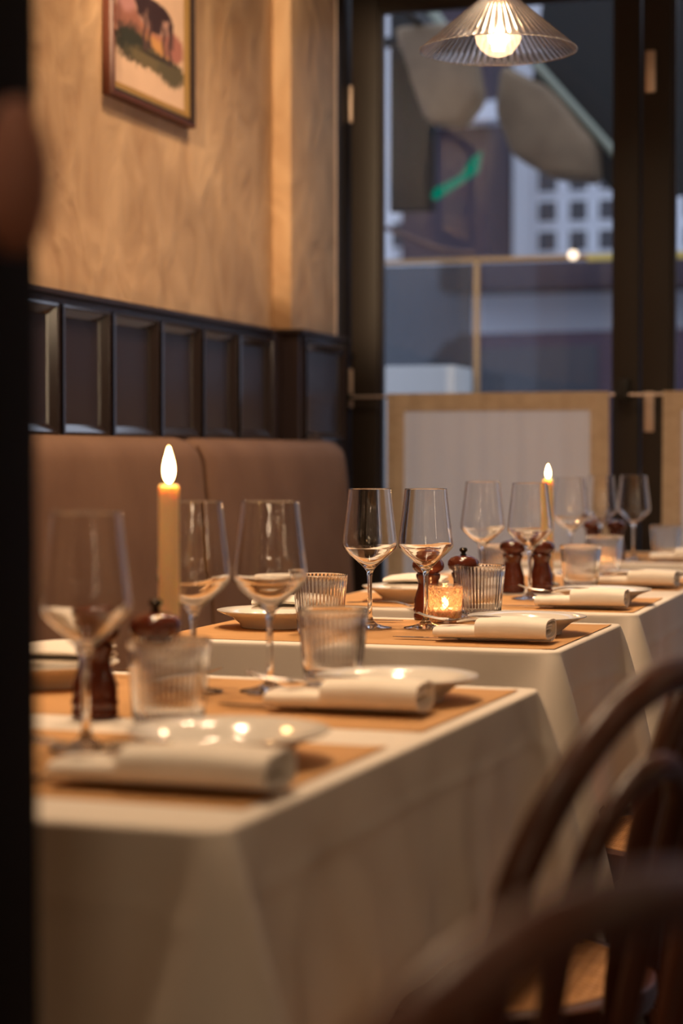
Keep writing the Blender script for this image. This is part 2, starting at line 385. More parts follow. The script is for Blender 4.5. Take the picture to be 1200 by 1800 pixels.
# ================================================================ banquette
bq = empty('banquette', (-1.75, 3.0, 0), label='long tan suede banquette with a tall back under the dark wall panels', cat='bench')
def back_seg(y0, y1, roundend=False):
    bm = bmesh.new(); prof = []
    # back cushion section in x,z : slight lean, rolled top
    sec = [(-1.862, .46), (-1.862, 1.02)]
    for k in range(7):
        a = PI - k*PI/6*1.0
        sec.append((-1.805 + .057*math.cos(a), 1.022 + .055*math.sin(a)))
    sec += [(-1.742, .98), (-1.736, .90), (-1.730, .78), (-1.722, .64), (-1.715, .46)]
    ny = 26; rings = []
    for j in range(ny+1):
        t = j/ny; y = y0+(y1-y0)*t
        e = min(t, 1-t)*(y1-y0)
        pin = .010*math.exp(-e/.012) 
        top = 0
        if roundend:
            ee = (y1-y); top = .055*(1-math.sqrt(max(0, 1-(1-min(ee/.06, 1))**2)))
        ring = []
        for (x, z) in sec:
            xx = x - (pin if x > -1.80 else -pin*.2); zz = z - (pin+top if z > .95 else 0)
            if roundend and x > -1.80: xx -= top*.5
            ring.append(bm.verts.new((xx, y, zz)))
        rings.append(ring)
    for a, b in zip(rings, rings[1:]):
        for k in range(len(sec)): bm.faces.new((a[k], a[(k+1) % len(sec)], b[(k+1) % len(sec)], b[k]))
    bm.faces.new(rings[0]); bm.faces.new(rings[-1])
    for v in bm.verts: v.co -= Vector((-1.75, 3.0, 0))
    return new_obj('back_cushion', bm, 'leather', bq, smooth=50)
back_seg(1.30, 2.908); back_seg(2.912, 4.508); back_seg(4.512, 5.70, True)
bm = bmesh.new()
for y0, y1 in ((1.30, 2.908), (2.912, 4.508), (4.512, 5.70)):
    bm2 = B(bmesh.new(), -1.86+1.75, -1.30+1.75, y0-3, y1-3, .33, .455, .03); new_obj('seat_cushion', bm2, 'leather', bq)
bm.free()
box('plinth', -1.86+1.75, -1.34+1.75, -1.7, 2.7, 0.008, .33, 'black_paint', bq, .004)
for ys_ in (2.91, 4.51):
    bm = bmesh.new(); tube(bm, [(-1.722+1.75, ys_-3, .48), (-1.739+1.75, ys_-3, .90), (-1.750+1.75, ys_-3, 1.02), (-1.77+1.75, ys_-3, 1.058)], .004, 8)
    new_obj('piping', bm, 'leather', bq)

# ================================================================ framed picture
pf = empty('framed_picture', (XW, 4.247, 1.868), label='framed print of a dark cow in a meadow hanging on the plaster wall', cat='picture')
PW, PH, D = .523, .405, .026
def fr(bm, d0, d1, h0, h1):   # mitred ring between insets d0 and d1
    a = [(h0, yy, zz) for yy, zz in ((d0, d0), (PW-d0, d0), (PW-d0, PH-d0), (d0, PH-d0))]
    b = [(h1, yy, zz) for yy, zz in ((d1, d1), (PW-d1, d1), (PW-d1, PH-d1), (d1, PH-d1))]
    A = [bm.verts.new(p) for p in a]; Bv = [bm.verts.new(p) for p in b]
    for k in range(4): bm.faces.new((A[k], A[(k+1) % 4], Bv[(k+1) % 4], Bv[k]))
bm = bmesh.new(); fr(bm, 0, 0, .001, .018); fr(bm, 0, .003, .018, D); fr(bm, .003, .009, D, D+.002); new_obj('outer_moulding', bm, 'frame_wood', pf, 30)
bm = bmesh.new(); fr(bm, .009, .013, D+.002, .022); fr(bm, .013, .021, .022, .016); new_obj('inner_moulding', bm, 'frame_black', pf, 30)
bm = bmesh.new(); fr(bm, .021, .024, .017, .018); fr(bm, .024, .040, .018, .009); new_obj('gold_fillet', bm, 'gold', pf, 30)
box('backing', .001, .005, .002, PW-.002, .002, PH-.002, 'frame_black', pf)
# the print itself: painted grid, cow silhouette in a meadow
def print_colour(u, v):      # u 0..1 left-right, v 0..1 bottom-top
    paper = Vector((.74, .50, .34)); c = paper.copy()
    n = noise.noise(Vector((u*9, v*9, 1.3))); n2 = noise.noise(Vector((u*30, v*22, 4.1))); n3 = noise.noise(Vector((u*60, v*26, 9.7)))
    c *= 1 + .06*n
    def lay(col, a):
        nonlocal c
        a = max(0, min(1, a)); c = c*(1-a) + Vector(col)*a
    def ell(cx, cy_, rx, ry, soft=.25, wob=.25):
        d = math.hypot((u-cx)/rx, (v-cy_)/ry) + wob*n2
        return (1+soft-d)/soft
    # meadow band and bushes
    lay((.46, .19, .11), .85*ell(.40, .42, .40, .12)); lay((.62, .30, .10), .8*ell(.55, .37, .32, .07)); lay((.42, .16, .12), .8*ell(.84, .44, .13, .10))
    lay((.33, .13, .09), .8*ell(.20, .49, .16, .16)); lay((.50, .24, .22), .5*ell(.18, .62, .13, .08))
    lay((.10, .07, .035), .92*ell(.32, .30, .28, .09, .35, .4)); lay((.03, .03, .018), .9*ell(.28, .34, .20, .10, .5, .5))
    lay((.15, .11, .05), .9*ell(.62, .27, .35, .065, .35, .4)); lay((.11, .085, .04), .85*ell(.80, .24, .16, .08, .4, .45))
    lay((.05, .06, .03), .7*ell(.13, .68, .06, .05, .5, .6))
    # cow
    body = min(1, max(0, ell(.58, .60, .24, .115, .10, .05), ell(.40, .70, .11, .10, .12, .05)))
    lay((.46, .26, .20), body)
    for cx_, cy2, rx_, ry_ in ((.57, .60, .10, .115), (.38, .69, .085, .12), (.70, .66, .07, .05), (.47, .70, .05, .04), (.80, .57, .03, .09)):
        lay((.04, .016, .018), body*max(0, ell(cx_, cy2, rx_, ry_, .25, .2)))
    for lx, lb, lt in ((.43, .33, .58), (.50, .35, .56), (.70, .31, .56), (.78, .29, .58)):
        if lb < v < lt: lay((.10, .045, .04), (1-abs(u-lx-.01*math.sin(v*40))/.026)*3)
    lay((.03, .014, .014), ell(.30, .775, .085, .060, .12, .05)); lay((.03, .014, .014), ell(.24, .745, .045, .035, .12, .05))
    for hx, s in ((.27, -1), (.35, 1)): lay((.06, .035, .03), ell(hx+s*.03, .835, .02, .03, .3, 0))
    if .80 < u < .835 and .42 < v < .62: lay((.06, .03, .03), .8)
    lay((.04, .028, .016), .9*ell(.62, .315, .24, .014, .5, .2))
    return (max(c.x, 0), max(c.y, 0), max(c.z, 0), 1)
bm = bmesh.new(); NU, NV = 120, 160; cl = bm.loops.layers.float_color.new('Col')
V = [[bm.verts.new((.0085, .036+(PW-.072)*i/NU, .036+(PH-.072)*j/NV)) for j in range(NV+1)] for i in range(NU+1)]
for i in range(NU):
    for j in range(NV):
        f = bm.faces.new((V[i][j], V[i+1][j], V[i+1][j+1], V[i][j+1]))
        for l in f.loops:
            l[cl] = print_colour((l.vert.co.y-.036)/(PW-.072), (l.vert.co.z-.036)/(PH-.072))
pm = mat('printed_paper', rough=.6); at = pm.node_tree.nodes.new('ShaderNodeVertexColor'); at.layer_name = 'Col'
pm.node_tree.links.new(at.outputs[0], pm.node_tree.nodes['Principled BSDF'].inputs['Base Color'])
new_obj('print', bm, pm, pf, smooth=False)

# ================================================================ tables
ZT = .752
def table(cx, cy_, rz, w_, d_, lab, clab, drop, seed, pedestals=((0, 0),)):
    t = empty('dining_table', (cx, cy_, .008), rz, label=lab, cat='table')
    box('tabletop', -w_/2+.004, w_/2-.004, -d_/2+.004, d_/2-.004, .712, .738, 'wood', t, .004)
    for (px, py) in pedestals:
        bm = bmesh.new(); lathe(bm, [(0, .02), (.03, .02), (.028, .06), (.028, .70), (.06, .712), (0, .712)], 24, cx=px, cy=py); new_obj('pedestal', bm, 'iron', t)
        bm = bmesh.new(); lathe(bm, [(0, 0), (.14, 0), (.14, .010), (.04, .022), (0, .022)], 40, cx=px, cy=py); new_obj('base', bm, 'iron', t)
    # cloth
    bm = bmesh.new(); r = .012; hw, hd = w_/2, d_/2
    per = []     # perimeter samples (point on edge, outward normal, corner weight, arclength)
    def side(p0, p1, nrm, n):
        for k in range(n):
            tt = k/n; per.append((Vector(p0).lerp(Vector(p1), tt), Vector(nrm)))
    def corner(c, a0, n=10):
        for k in range(n):
            a = a0 + (PI/2)*k/n; per.append((Vector((c[0]+r*math.cos(a), c[1]+r*math.sin(a))), Vector((math.cos(a), math.sin(a)))))
    nx, ny = int(w_/.012), int(d_/.012)
    side((hw, -hd+r), (hw, hd-r), (1, 0), ny); corner((hw-r, hd-r), 0)
    side((hw-r, hd), (-hw+r, hd), (0, 1), nx); corner((-hw+r, hd-r), PI/2)
    side((-hw, hd-r), (-hw, -hd+r), (-1, 0), ny); corner((-hw+r, -hd+r), PI)
    side((-hw+r, -hd), (hw-r, -hd), (0, -1), nx); corner((hw-r, -hd+r), -PI/2)
    n = len(per); rows = 40
    corners = [(sx*hw, sy*hd) for sx in (1, -1) for sy in (1, -1)]
    grid = []
    s = 0; S = []
    for i in range(n):
        S.append(s); s += (per[(i+1) % n][0]-per[i][0]).length
    for j in range(rows+1):
        v = j/rows; ring = []
        for i in range(n):
            p, nm = per[i]
            dc = min(math.hypot(p.x-c[0], p.y-c[1]) for c in corners)
            # just beside each corner the cloth is pulled in, at the corner it stands out
            wc = math.exp(-(dc/.045)**2); wb = math.exp(-((dc-.11)/.05)**2)
            dr = drop + .085*wc + .02*wb + .006*math.sin(S[i]*9+seed)
            # roll over the edge then hang
            if v < .14:
                a = v/.14*PI/2; out = .005*math.sin(a); z = ZT - .005*(1-math.cos(a))
            else:
                q = (v-.14)/.86; z = ZT-.005 - (dr-.005)*q
                wc = math.exp(-(dc/(.018+.075*q))**2)
                fold = math.sin(S[i]*21+seed) * .6 + math.sin(S[i]*37+seed*3)*.4
                cx_n = noise.noise(Vector((p.x*5, p.y*5, z*7+seed)))
                out = .005 + .010*q + wc*.075*q**.75 - wb*.014*q + (1-wc)*fold*.010*q + .008*cx_n*q*(1-wc*.5) + (1-wc)*.0032*math.exp(-((q-.22-.03*noise.noise(Vector((p.x*6, p.y*6, seed))))/.022)**2)
            ring.append(bm.verts.new((p.x+nm.x*out, p.y+nm.y*out, z)))
        grid.append(ring)
    for a, b in zip(grid, grid[1:]):
        for i in range(n): bm.faces.new((a[i], a[(i+1) % n], b[(i+1) % n], b[i]))
    top = grid[0]; inner = [bm.verts.new((v.co.x*.9, v.co.y*.9, ZT)) for v in top]
    for i in range(n): bm.faces.new((top[i], top[(i+1) % n], inner[(i+1) % n], inner[i]))
    bm.faces.new(inner)
    bmesh.ops.recalc_face_normals(bm, faces=bm.faces)
    thicken(bm, .0012)
    cth = new_obj('tablecloth', bm, 'linen', smooth=60); cth.location = (cx, cy_, 0); cth.rotation_euler = (0, 0, rz)
    tag(cth, clab, 'tablecloth', 'white linen tablecloths')
    return t
T1 = (-.841, 1.898, math.radians(-2.5)); T2 = (-.872, 3.080, math.radians(-1.2)); T3 = (-.872, 4.195, 0); T4 = (-.872, 5.50, 0)
table(*T1, .66, .97, 'table nearest the camera, under the first white cloth', 'white tablecloth on the nearest table, hanging at the left front', .235, 1, ((0, -.25), (0, .25)))
table(*T2, .64, .50, 'small table second from the camera, under a white cloth', 'white tablecloth on the small sharp second table from the camera', .275, 2.3)
table(*T3, .64, 1.34, 'long third table, under the white cloth behind the sharp wine glasses', 'white tablecloth on the third table, carrying the far tall candle', .27, 4.1, ((0, -.35), (0, .35)))
table(*T4, .64, .62, 'farthest table, right against the curtained glass doors', 'white tablecloth on the farthest table, against the curtained doors', .27, 5.2)

def mat_paper(T, w_, y0, y1, label, seed):
    cx, cy_, rz = T
    o = empty('paper_placemat', (0, 0, 0))
    bm = bmesh.new(); nx, ny = 24, 10; V = []
    x0, x1 = -w_/2, w_/2
    for i in range(nx+1):
        row = []
        for j in range(ny+1):
            x = x0+(x1-x0)*i/nx; y = y0+(y1-y0)*j/ny
            e = min(abs(x-x0), abs(x-x1))
            row.append(bm.verts.new((x, y, ZT+.0008 + (.0010*math.exp(-e/.02) if i in (0, nx) else 0))))
        V.append(row)
    for i in range(nx):
        for j in range(ny): bm.faces.new((V[i][j], V[i+1][j], V[i+1][j+1], V[i][j+1]))
    bmesh.ops.recalc_face_normals(bm, faces=bm.faces); bm.normal_update()
    if list(bm.faces)[0].normal.z < 0: bmesh.ops.reverse_faces(bm, faces=list(bm.faces))
    thicken(bm, .0005)
    bpy.data.objects.remove(o)
    m = new_obj('paper_placemat', bm, 'kraft'); m.location = (cx, cy_, 0); m.rotation_euler = (0, 0, rz)
    return tag(m, label, 'placemat', 'brown paper mats across the tables')
mat_paper(T1, .630, -.400, -.040, 'brown paper mat under the nearest, most blurred place setting', 1)
mat_paper(T1, .632, .070, .452, 'brown paper mat at the far end of the nearest table', 2)
mat_paper(T2, .628, -.225, .215, 'brown paper mat on the sharp second table', 3)
mat_paper(T3, .624, -.640, -.265, 'brown paper mat on the third table, its nearer end', 4)
mat_paper(T3, .624, -.040, .40, 'brown paper mat on the third table, its farther end', 5)
mat_paper(T4, .60, -.255, .255, 'brown paper mat on the farthest table by the doors', 6)
ZS = ZT+.0016

# ================================================================ tableware
def wine_glass_mesh():
    bm = bmesh.new()
    outer = [(0, .0), (.034, .0), (.0360, .0006), (.0362, .0014), (.034, .0022), (.022, .0042), (.012, .0075), (.006, .013), (.0042, .022), (.0036, .040), (.0036, .070), (.0040, .084), (.0058, .0930), (.0095, .0985), (.016, .1050), (.026, .1140), (.036, .1230), (.0425, .1300), (.0446, .1345), (.0447, .1375), (.0437, .1480), (.0415, .1650), (.0388, .1860), (.0362, .2080), (.0346, .2245), (.0344, .2262), (.0343, .2268), (.0340, .2271), (.0337, .2268), (.0336, .2262), (.0338, .2245)]
    inner = [(.0354, .2080), (.0380, .1860), (.0407, .1650), (.0429, .1480), (.0438, .1380), (.0436, .1350), (.0416, .1312), (.035, .1243), (.025, .1156), (.015, .1072), (.0085, .1022), (.004, .0998), (0, .0992)]
    lathe(bm, outer+inner, 56); bmesh.ops.recalc_face_normals(bm, faces=bm.faces)
    me = bpy.data.meshes.new('wine_glass'); bm.to_mesh(me); bm.free()
    for p in me.polygons: p.use_smooth = True
    me.materials.append(M['glass']); return me
WG = wine_glass_mesh()
def wine(x, y, label, group=None, z=ZS):
    o = bpy.data.objects.new('wine_glass', WG); C.objects.link(o); o.location = (x, y, z)
    return tag(o, label, 'glass', 'stemmed wine glasses on the tables')
wine(-.798, 1.740, 'large blurred wine glass beside the dark post, left of the near mills')
wine(-.869, 2.199, 'wine glass directly right of the tall near candle')
wine(-.784, 2.231, 'wine glass left of the ribbed tumbler, at the far end of the nearest table')
wine(-.917, 3.099, 'left one of the two sharp wine glasses on the second table')
wine(-.830, 3.126, 'sharp wine glass in front of the patterned tealight holder')
wine(-.933, 3.965, 'wine glass whose stem is hidden behind the round-headed pepper mill')
wine(-.806, 3.828, 'wine glass standing between the two mills of the third table')
wine(-.892, 4.705, 'faint wine glass on the third table, just right of the far candle')
wine(-.835, 5.300, 'rightmost wine glass, in front of the dark door stile')
wine(-.915, 5.255, 'faint wine glass before the curtain edge, left of the rightmost one')

def tumbler_mesh():
    NF = 44; per = 6; n = NF*per
    bm = bmesh.new()
    def rf(r, z, a, i):
        k = (i % per)/per
        amp = .0017*min(1, max(0, (z-.010)/.012))*min(1, max(0, (.0915-z)/.002))
        return r - amp*(1-abs(math.sin(PI*k)))
    outer = [(0, .0012), (.026, .0008), (.0315, .0), (.0345, .0018), (.0358, .006), (.0365, .012)]
    for k in range(1, 9): outer.append((.0365+.0073*k/8, .012+.080*k/8))
    outer.append((.0433, .0932))
    nO = len(outer)
    rings = outer + [(.0431, .0938), (.0424, .0936), (.0421, .0930), (.0421, .0922)]
    inn = [(.0420, .090)]
    for k in range(1, 8): inn.append((.0420-.0068*k/8, .090-.074*k/8))
    inn += [(.034, .0125), (.030, .0100), (.018, .0088), (0, .0085)]
    cnt = [0]
    allp = rings+inn
    def rfn(r, z, a, i):
        return r
    # outer fluted, inner plain
    R = []
    for idx, (r, z) in enumerate(allp):
        if r < 1e-6: R.append([bm.verts.new((0, 0, z))]); continue
        R.append([bm.verts.new(((rf(r, z, 0, i) if idx < nO else r)*math.cos(2*PI*i/n), (rf(r, z, 0, i) if idx < nO else r)*math.sin(2*PI*i/n), z)) for i in range(n)])
    for a, b in zip(R, R[1:]):
        for i in range(n):
            j = (i+1) % n
            if len(a) == 1: bm.faces.new((a[0], b[i], b[j]))
            elif len(b) == 1: bm.faces.new((a[i], b[0], a[j]))
            else: bm.faces.new((a[i], b[i], b[j], a[j]))
    bmesh.ops.recalc_face_normals(bm, faces=bm.faces)
    me = bpy.data.meshes.new('tumbler'); bm.to_mesh(me); bm.free()
    for p in me.polygons: p.use_smooth = True
    me.materials.append(M['glass']); return me
TM = tumbler_mesh()
def tumbler(x, y, label, rz=0):
    o = bpy.data.objects.new('ribbed_tumbler', TM); C.objects.link(o); o.location = (x, y, ZS); o.rotation_euler = (0, 0, rz)
    return tag(o, label, 'glass', 'ribbed water tumblers on the tables')
tumbler(-.772, 1.885, 'nearest ribbed tumbler, just right of the near pepper mill')
tumbler(-.735, 2.325, 'ribbed tumbler at the far end of the nearest table', .05)
tumbler(-.785, 3.315, 'sharp ribbed tumbler right of the patterned tealight holder')
tumbler(-.759, 4.118, 'ribbed tumbler on the third table, right of the two mills', .1)
tumbler(-.795, 4.618, 'ribbed tumbler on the third table with candlelight glowing through its rim')
tumbler(-.755, 5.350, 'dim ribbed tumbler at the right end of the farthest table')
tumbler(-.965, 2.985, 'ribbed tumbler beside the left plate on the second table')
tumbler(-.925, 4.080, 'faint ribbed tumbler behind the round-headed pepper mill')

def plate_mesh():
    bm = bmesh.new()
    prof = [(0, .0045), (.045, .0045), (.050, .0), (.054, .0), (.056, .006), (.070, .0175), (.091, .0255), (.0938, .0272), (.0938, .0286), (.0915, .0290), (.070, .0232), (.058, .0135), (.050, .0095), (0, .0090)]
    lathe(bm, prof, 72); bmesh.ops.recalc_face_normals(bm, faces=bm.faces)
    me = bpy.data.meshes.new('plate'); bm.to_mesh(me); bm.free()
    for p in me.polygons: p.use_smooth = True
    me.set_sharp_from_angle(angle=math.radians(50)); me.materials.append(M['ceramic']); return me
PM = plate_mesh()
def plate(x, y, label):
    o = bpy.data.objects.new('side_plate', PM); C.objects.link(o); o.location = (x, y, ZS)
    return tag(o, label, 'plate', 'white side plates')
plate(-.645, 1.720, 'white plate behind the nearest, most blurred napkin')
plate(-.620, 2.205, 'white plate behind the napkin at the far end of the nearest table')
plate(-.654, 3.085, 'sharp white plate behind the napkin on the second table')
plate(-.650, 3.745, 'white plate behind the napkin with the fork on the third table')
plate(-.652, 4.345, 'white plate at the farther end of the third table, chair side')
plate(-1.075, 3.080, 'empty white plate at the left end of the second table')
plate(-1.018, 3.720, 'white plate carrying a folded napkin at the left end of the third table')
plate(-1.074, 2.216, 'white plate beside the dark post, on the banquette side')

# ---- rolled napkin
def ribbon(bm, path, x0, x1, th, sag=None, nx=8):
    """sheet following path (y,z), running x0..x1, thickness th"""
    n = len(path); nr = []
    for i, (y, z) in enumerate(path):
        a = Vector(path[max(i-1, 0)]); b = Vector(path[min(i+1, n-1)]); d = (b-a).normalized(); nr.append((-d.y, d.x))
    rows = []
    for k in range(nx+1):
        x = x0+(x1-x0)*k/nx; f = sag(k/nx) if sag else 1
        A = [bm.verts.new((x, y+nr[i][0]*th/2, (z+nr[i][1]*th/2)*f)) for i, (y, z) in enumerate(path)]
        Bq = [bm.verts.new((x, y-nr[i][0]*th/2, (z-nr[i][1]*th/2)*f)) for i, (y, z) in enumerate(path)]
        rows.append(A + Bq[::-1])
    m = len(rows[0])
    for a, b in zip(rows, rows[1:]):
        for i in range(m): bm.faces.new((a[i], a[(i+1) % m], b[(i+1) % m], b[i]))
    for r_ in (rows[0], rows[-1]):
        for i in range(n-1): bm.faces.new((r_[i], r_[i+1], r_[m-2-i], r_[m-1-i]))
    return bm
def roll_path(wy, hz, turns, n=26, th=.003, z0=0):
    out = []; N_ = int(turns*n)
    for i in range(N_+1):
        a = -PI/2 + 2*PI*i/n; t = i/n
        ry, rz = wy/2 - t*th*1.25, hz/2 - t*th*1.25
        c, s_ = math.cos(a), math.sin(a)
        e = .62
        out.append((ry*math.copysign(abs(c)**e, c), z0+hz/2 + max(rz, .001)*math.copysign(abs(s_)**e, s_)))
    return out
def napkin(x, y, rz, label, z=ZS, k=1.0, wide=.175, group='folded white napkins'):
    t = empty('napkin', (x, y, z+.0042), rz, label=label, cat='napkin', group=group)
    L = wide; th = .0030
    bm = bmesh.new()
    ribbon(bm, roll_path(.066, .023, 2.2, th=th), -L/2, L/2-.004, th, lambda u: .80+.25*u, 10)
    new_obj('inner_roll', bm, 'napkin', t, 50)
    bm = bmesh.new()    # outer wrap covers the right-hand two thirds
    ribbon(bm, roll_path(.076, .0345, 1.35, th=.0034), -L/2+.066, L/2, .0034, lambda u: .93+.07*math.sin(PI*min(u*1.1, 1)), 10)
    new_obj('outer_wrap', bm, 'napkin', t, 50)
    bm = bmesh.new()    # loose corner flap lying on the left part
    pts = [(-L/2+.020, .033, .0205), (-L/2+.070, .033, .0265), (-L/2+.078, .002, .0290), (-L/2+.040, .012, .0262)]
    poly(bm, pts, (0, 0, .0022)); new_obj('corner_flap', bm, 'napkin', t)
    return t
napkin(-.637, 1.557, -.03, 'nearest white napkin roll, most blurred, at the chair side', wide=.20)
napkin(-.640, 2.080, -.02, 'white napkin roll at the far end of the nearest table')
napkin(-.672, 2.932, -.02, 'sharp white napkin roll on the second table, knife beneath it')
napkin(-.664, 3.614, .02, 'white napkin roll on the third table with a fork laid over it', wide=.165)
napkin(-.655, 4.222, -.03, 'white napkin roll at the farther end of the third table', wide=.165)
napkin(-.70, 5.285, 0, 'white napkin roll on the farthest table, at the right edge', wide=.17)
def flat_napkin(x, y, z, label, rz=0, w_=.11, d_=.075):
    bm = bmesh.new()
    pth = [(-d_/2, .001), (d_/2*.8, .001), (d_/2, .004), (d_/2*.8, .008), (-d_/2*.8, .009), (-d_/2, .012), (-d_/2*.8, .016), (d_/2*.9, .017)]
    ribbon(bm, pth, -w_/2, w_/2, .003, lambda u: .8+.3*math.sin(PI*u), 10)
    o = new_obj('napkin', bm, 'napkin', None, 50); o.location = (x, y, z); o.rotation_euler = (0, 0, rz)
    tag(o, label, 'napkin', 'folded white napkins')
flat_napkin(-1.010, 3.730, ZS+.030, 'folded white napkin lying on the left plate of the third table', .1, .115, .09)
flat_napkin(-1.070, 3.100, ZS+.030, 'small folded white napkin on the left plate of the second table', .2, .09, .06)
flat_napkin(-1.060, 2.236, ZS+.030, 'folded white napkin on the plate beside the dark post', .1, .12, .09)

# ---- cutlery
def knife(x, y, rz, label, z=ZS):
    t = empty('table_knife', (x, y, z), rz, label=label, cat='knife', group='steel table knives')
    bm = bmesh.new()
    pts = [(-.105, .000), (-.100, -.004), (-.085, -.0085), (-.04, -.0100), (.0, -.0095), (.004, -.004), (.004, .0035), (-.09, .0040)]
    poly(bm, [(a, b, .0022) for a, b in pts], (0, 0, .0013)); new_obj('blade', bm, 'steel', t)
    bm = bmesh.new(); tube(bm, [(.0, 0, .004), (.012, 0, .004), (.03, 0, .0042), (.07, 0, .0046), (.10, 0, .0046), (.108, 0, .0044)], lambda u: .0038+.0006*math.sin(u*PI), 10)
    h = new_obj('handle', bm, 'steel', t); h.scale = (1, 1.5, .42)
    return t
def fork(x, y, rz, label, z=ZS, tilt=0):
    t = empty('table_fork', (x, y, z), rz, label=label, cat='fork', group='steel table forks'); t.rotation_euler = (0, tilt, rz)
    def prof(u): return .012*math.exp(-((u+.055)/.022)**2)*(-1) + .010
    bm = bmesh.new()
    ctr = [(-.045, .0, .004), (-.035, 0, .003), (-.02, 0, .006), (0, 0, .0095), (.04, 0, .0085), (.08, 0, .0055), (.10, 0, .0045)]
    sp_ = spline(ctr, 4); ws = lambda u: .011 if u < .12 else (.010-.0075*min(1, (u-.12)/.18) if u < .3 else .0025+.0045*(u-.3)/.7)
    rows = []
    for i, p in enumerate(sp_):
        u = i/(len(sp_)-1); w2 = ws(u)
        rows.append([bm.verts.new((p.x, -w2, p.z)), bm.verts.new((p.x, w2, p.z)), bm.verts.new((p.x, w2, p.z+.0018)), bm.verts.new((p.x, -w2, p.z+.0018))])
    for a, b in zip(rows, rows[1:]):
        for k in range(4): bm.faces.new((a[k], a[(k+1) % 4], b[(k+1) % 4], b[k]))
    bm.faces.new(rows[0]); bm.faces.new(rows[-1])
    new_obj('handle', bm, 'steel', t)
    for k in range(4):
        yy = -.0092+k*.0061
        bm = bmesh.new(); tube(bm, [(-.043, yy, .0049), (-.060, yy, .0062), (-.078, yy, .0100), (-.090, yy, .0145)], lambda u: .0015-.0008*u, 6)
        new_obj('tine', bm, 'steel', t)
    return t
knife(-.728, 2.937, -.02, 'sharp steel knife with its tip out on the paper, left of the sharp napkin')
fork(-.700, 2.930, .06, 'steel fork tucked into the sharp napkin of the second table', ZS+.0275)
fork(-.690, 3.610, .05, 'steel fork tucked into the napkin of the third table, before the wine glass foot', ZS+.0275)
knife(-.715, 3.612, .02, 'steel knife beneath the nearer napkin of the third table')
knife(-.705, 4.225, -.03, 'steel knife beneath the farther napkin of the third table')
fork(-.680, 4.220, .04, 'steel fork tucked into the farther napkin of the third table', ZS+.0275)
fork(-.665, 2.080, .08, 'blurred steel fork tucked into the napkin at the far end of the nearest table', ZS+.0275)
knife(-.690, 2.084, -.02, 'blurred steel knife beneath the napkin at the far end of the nearest table')
fork(-.680, 1.560, .10, 'blurred steel fork tucked into the nearest napkin', ZS+.0275)
knife(-.715, 1.563, -.03, 'blurred steel knife beneath the nearest napkin')
fork(-1.000, 3.540, PI-.25, 'steel fork by the left plate of the third table, tines towards the aisle', ZS)
knife(-1.000, 3.215, PI+.1, 'steel knife behind the left tumbler of the second table, tip to the aisle', ZS)
fork(-.975, 2.330, PI, 'blurred steel fork behind the near candle, by the left plate', ZS)

# ---- mills
def mill(x, y, pepper, label, s=1.0):
    t = empty('pepper_mill' if pepper else 'salt_mill', (x, y, ZS), 0, label=label, cat='mill', group='turned wooden salt and pepper mills')
    body = [(0, 0), (.0235, 0), (.0250, .002), (.0250, .008), (.0238, .0105), (.0255, .013), (.0258, .017), (.0240, .0205), (.0245, .026), (.0240, .034), (.0212, .044), (.0182, .053), (.0172, .060), (.0182, .067), (.0205, .071), (.0210, .076), (.0195, .0785), (0, .0785)]
    bm = bmesh.new(); lathe(bm, [(r, z) for r, z in body], 40); new_obj('body', bm, 'mill', t, 35)
    head = [(0, .0790), (.0180, .0790), (.0200, .0810), (.0255, .0850), (.0275, .0905), (.0268, .0970), (.0225, .1025), (.0140, .1060), (.0060, .1072), (0, .1074)]
    bm = bmesh.new(); lathe(bm, head, 40); new_obj('head', bm, 'mill', t, 35)
    kn = [(0, .1068), (.0050, .1068), (.0060, .1085), (.0038, .1100), (.0040, .1125), (.0068, .1150), (.0072, .1180), (.0050, .1205), (0, .1212)] if pepper else [(0, .1068), (.005, .1068), (.0055, .108), (.003, .1092), (0, .1094)]
    bm = bmesh.new(); lathe(bm, kn, 24); new_obj('top_knob', bm, 'knob', t, 35)
    t.scale = (s, s, s)
    return t
mill(-.888, 1.960, False, 'dark blurred salt mill behind the nearest wine glass', 1.0)
mill(-.828, 1.985, True, 'dark blurred pepper mill between the near candle and tumbler', 1.05)
mill(-.872, 3.300, False, 'red-brown salt mill behind the sharp wine glass stem', 1.0)
mill(-.826, 3.365, True, 'red-brown pepper mill with metal knob behind the sharp tumbler', 1.0)
mill(-.878, 4.000, False, 'red-brown mill left of the wine glass stem on the third table')
mill(-.822, 4.020, False, 'red-brown mill right of the wine glass stem, under the far candle')
mill(-.950, 5.335, True, 'left one of the two dark mills on the farthest table')
mill(-.891, 5.355, False, 'right one of the two dark mills on the farthest table')

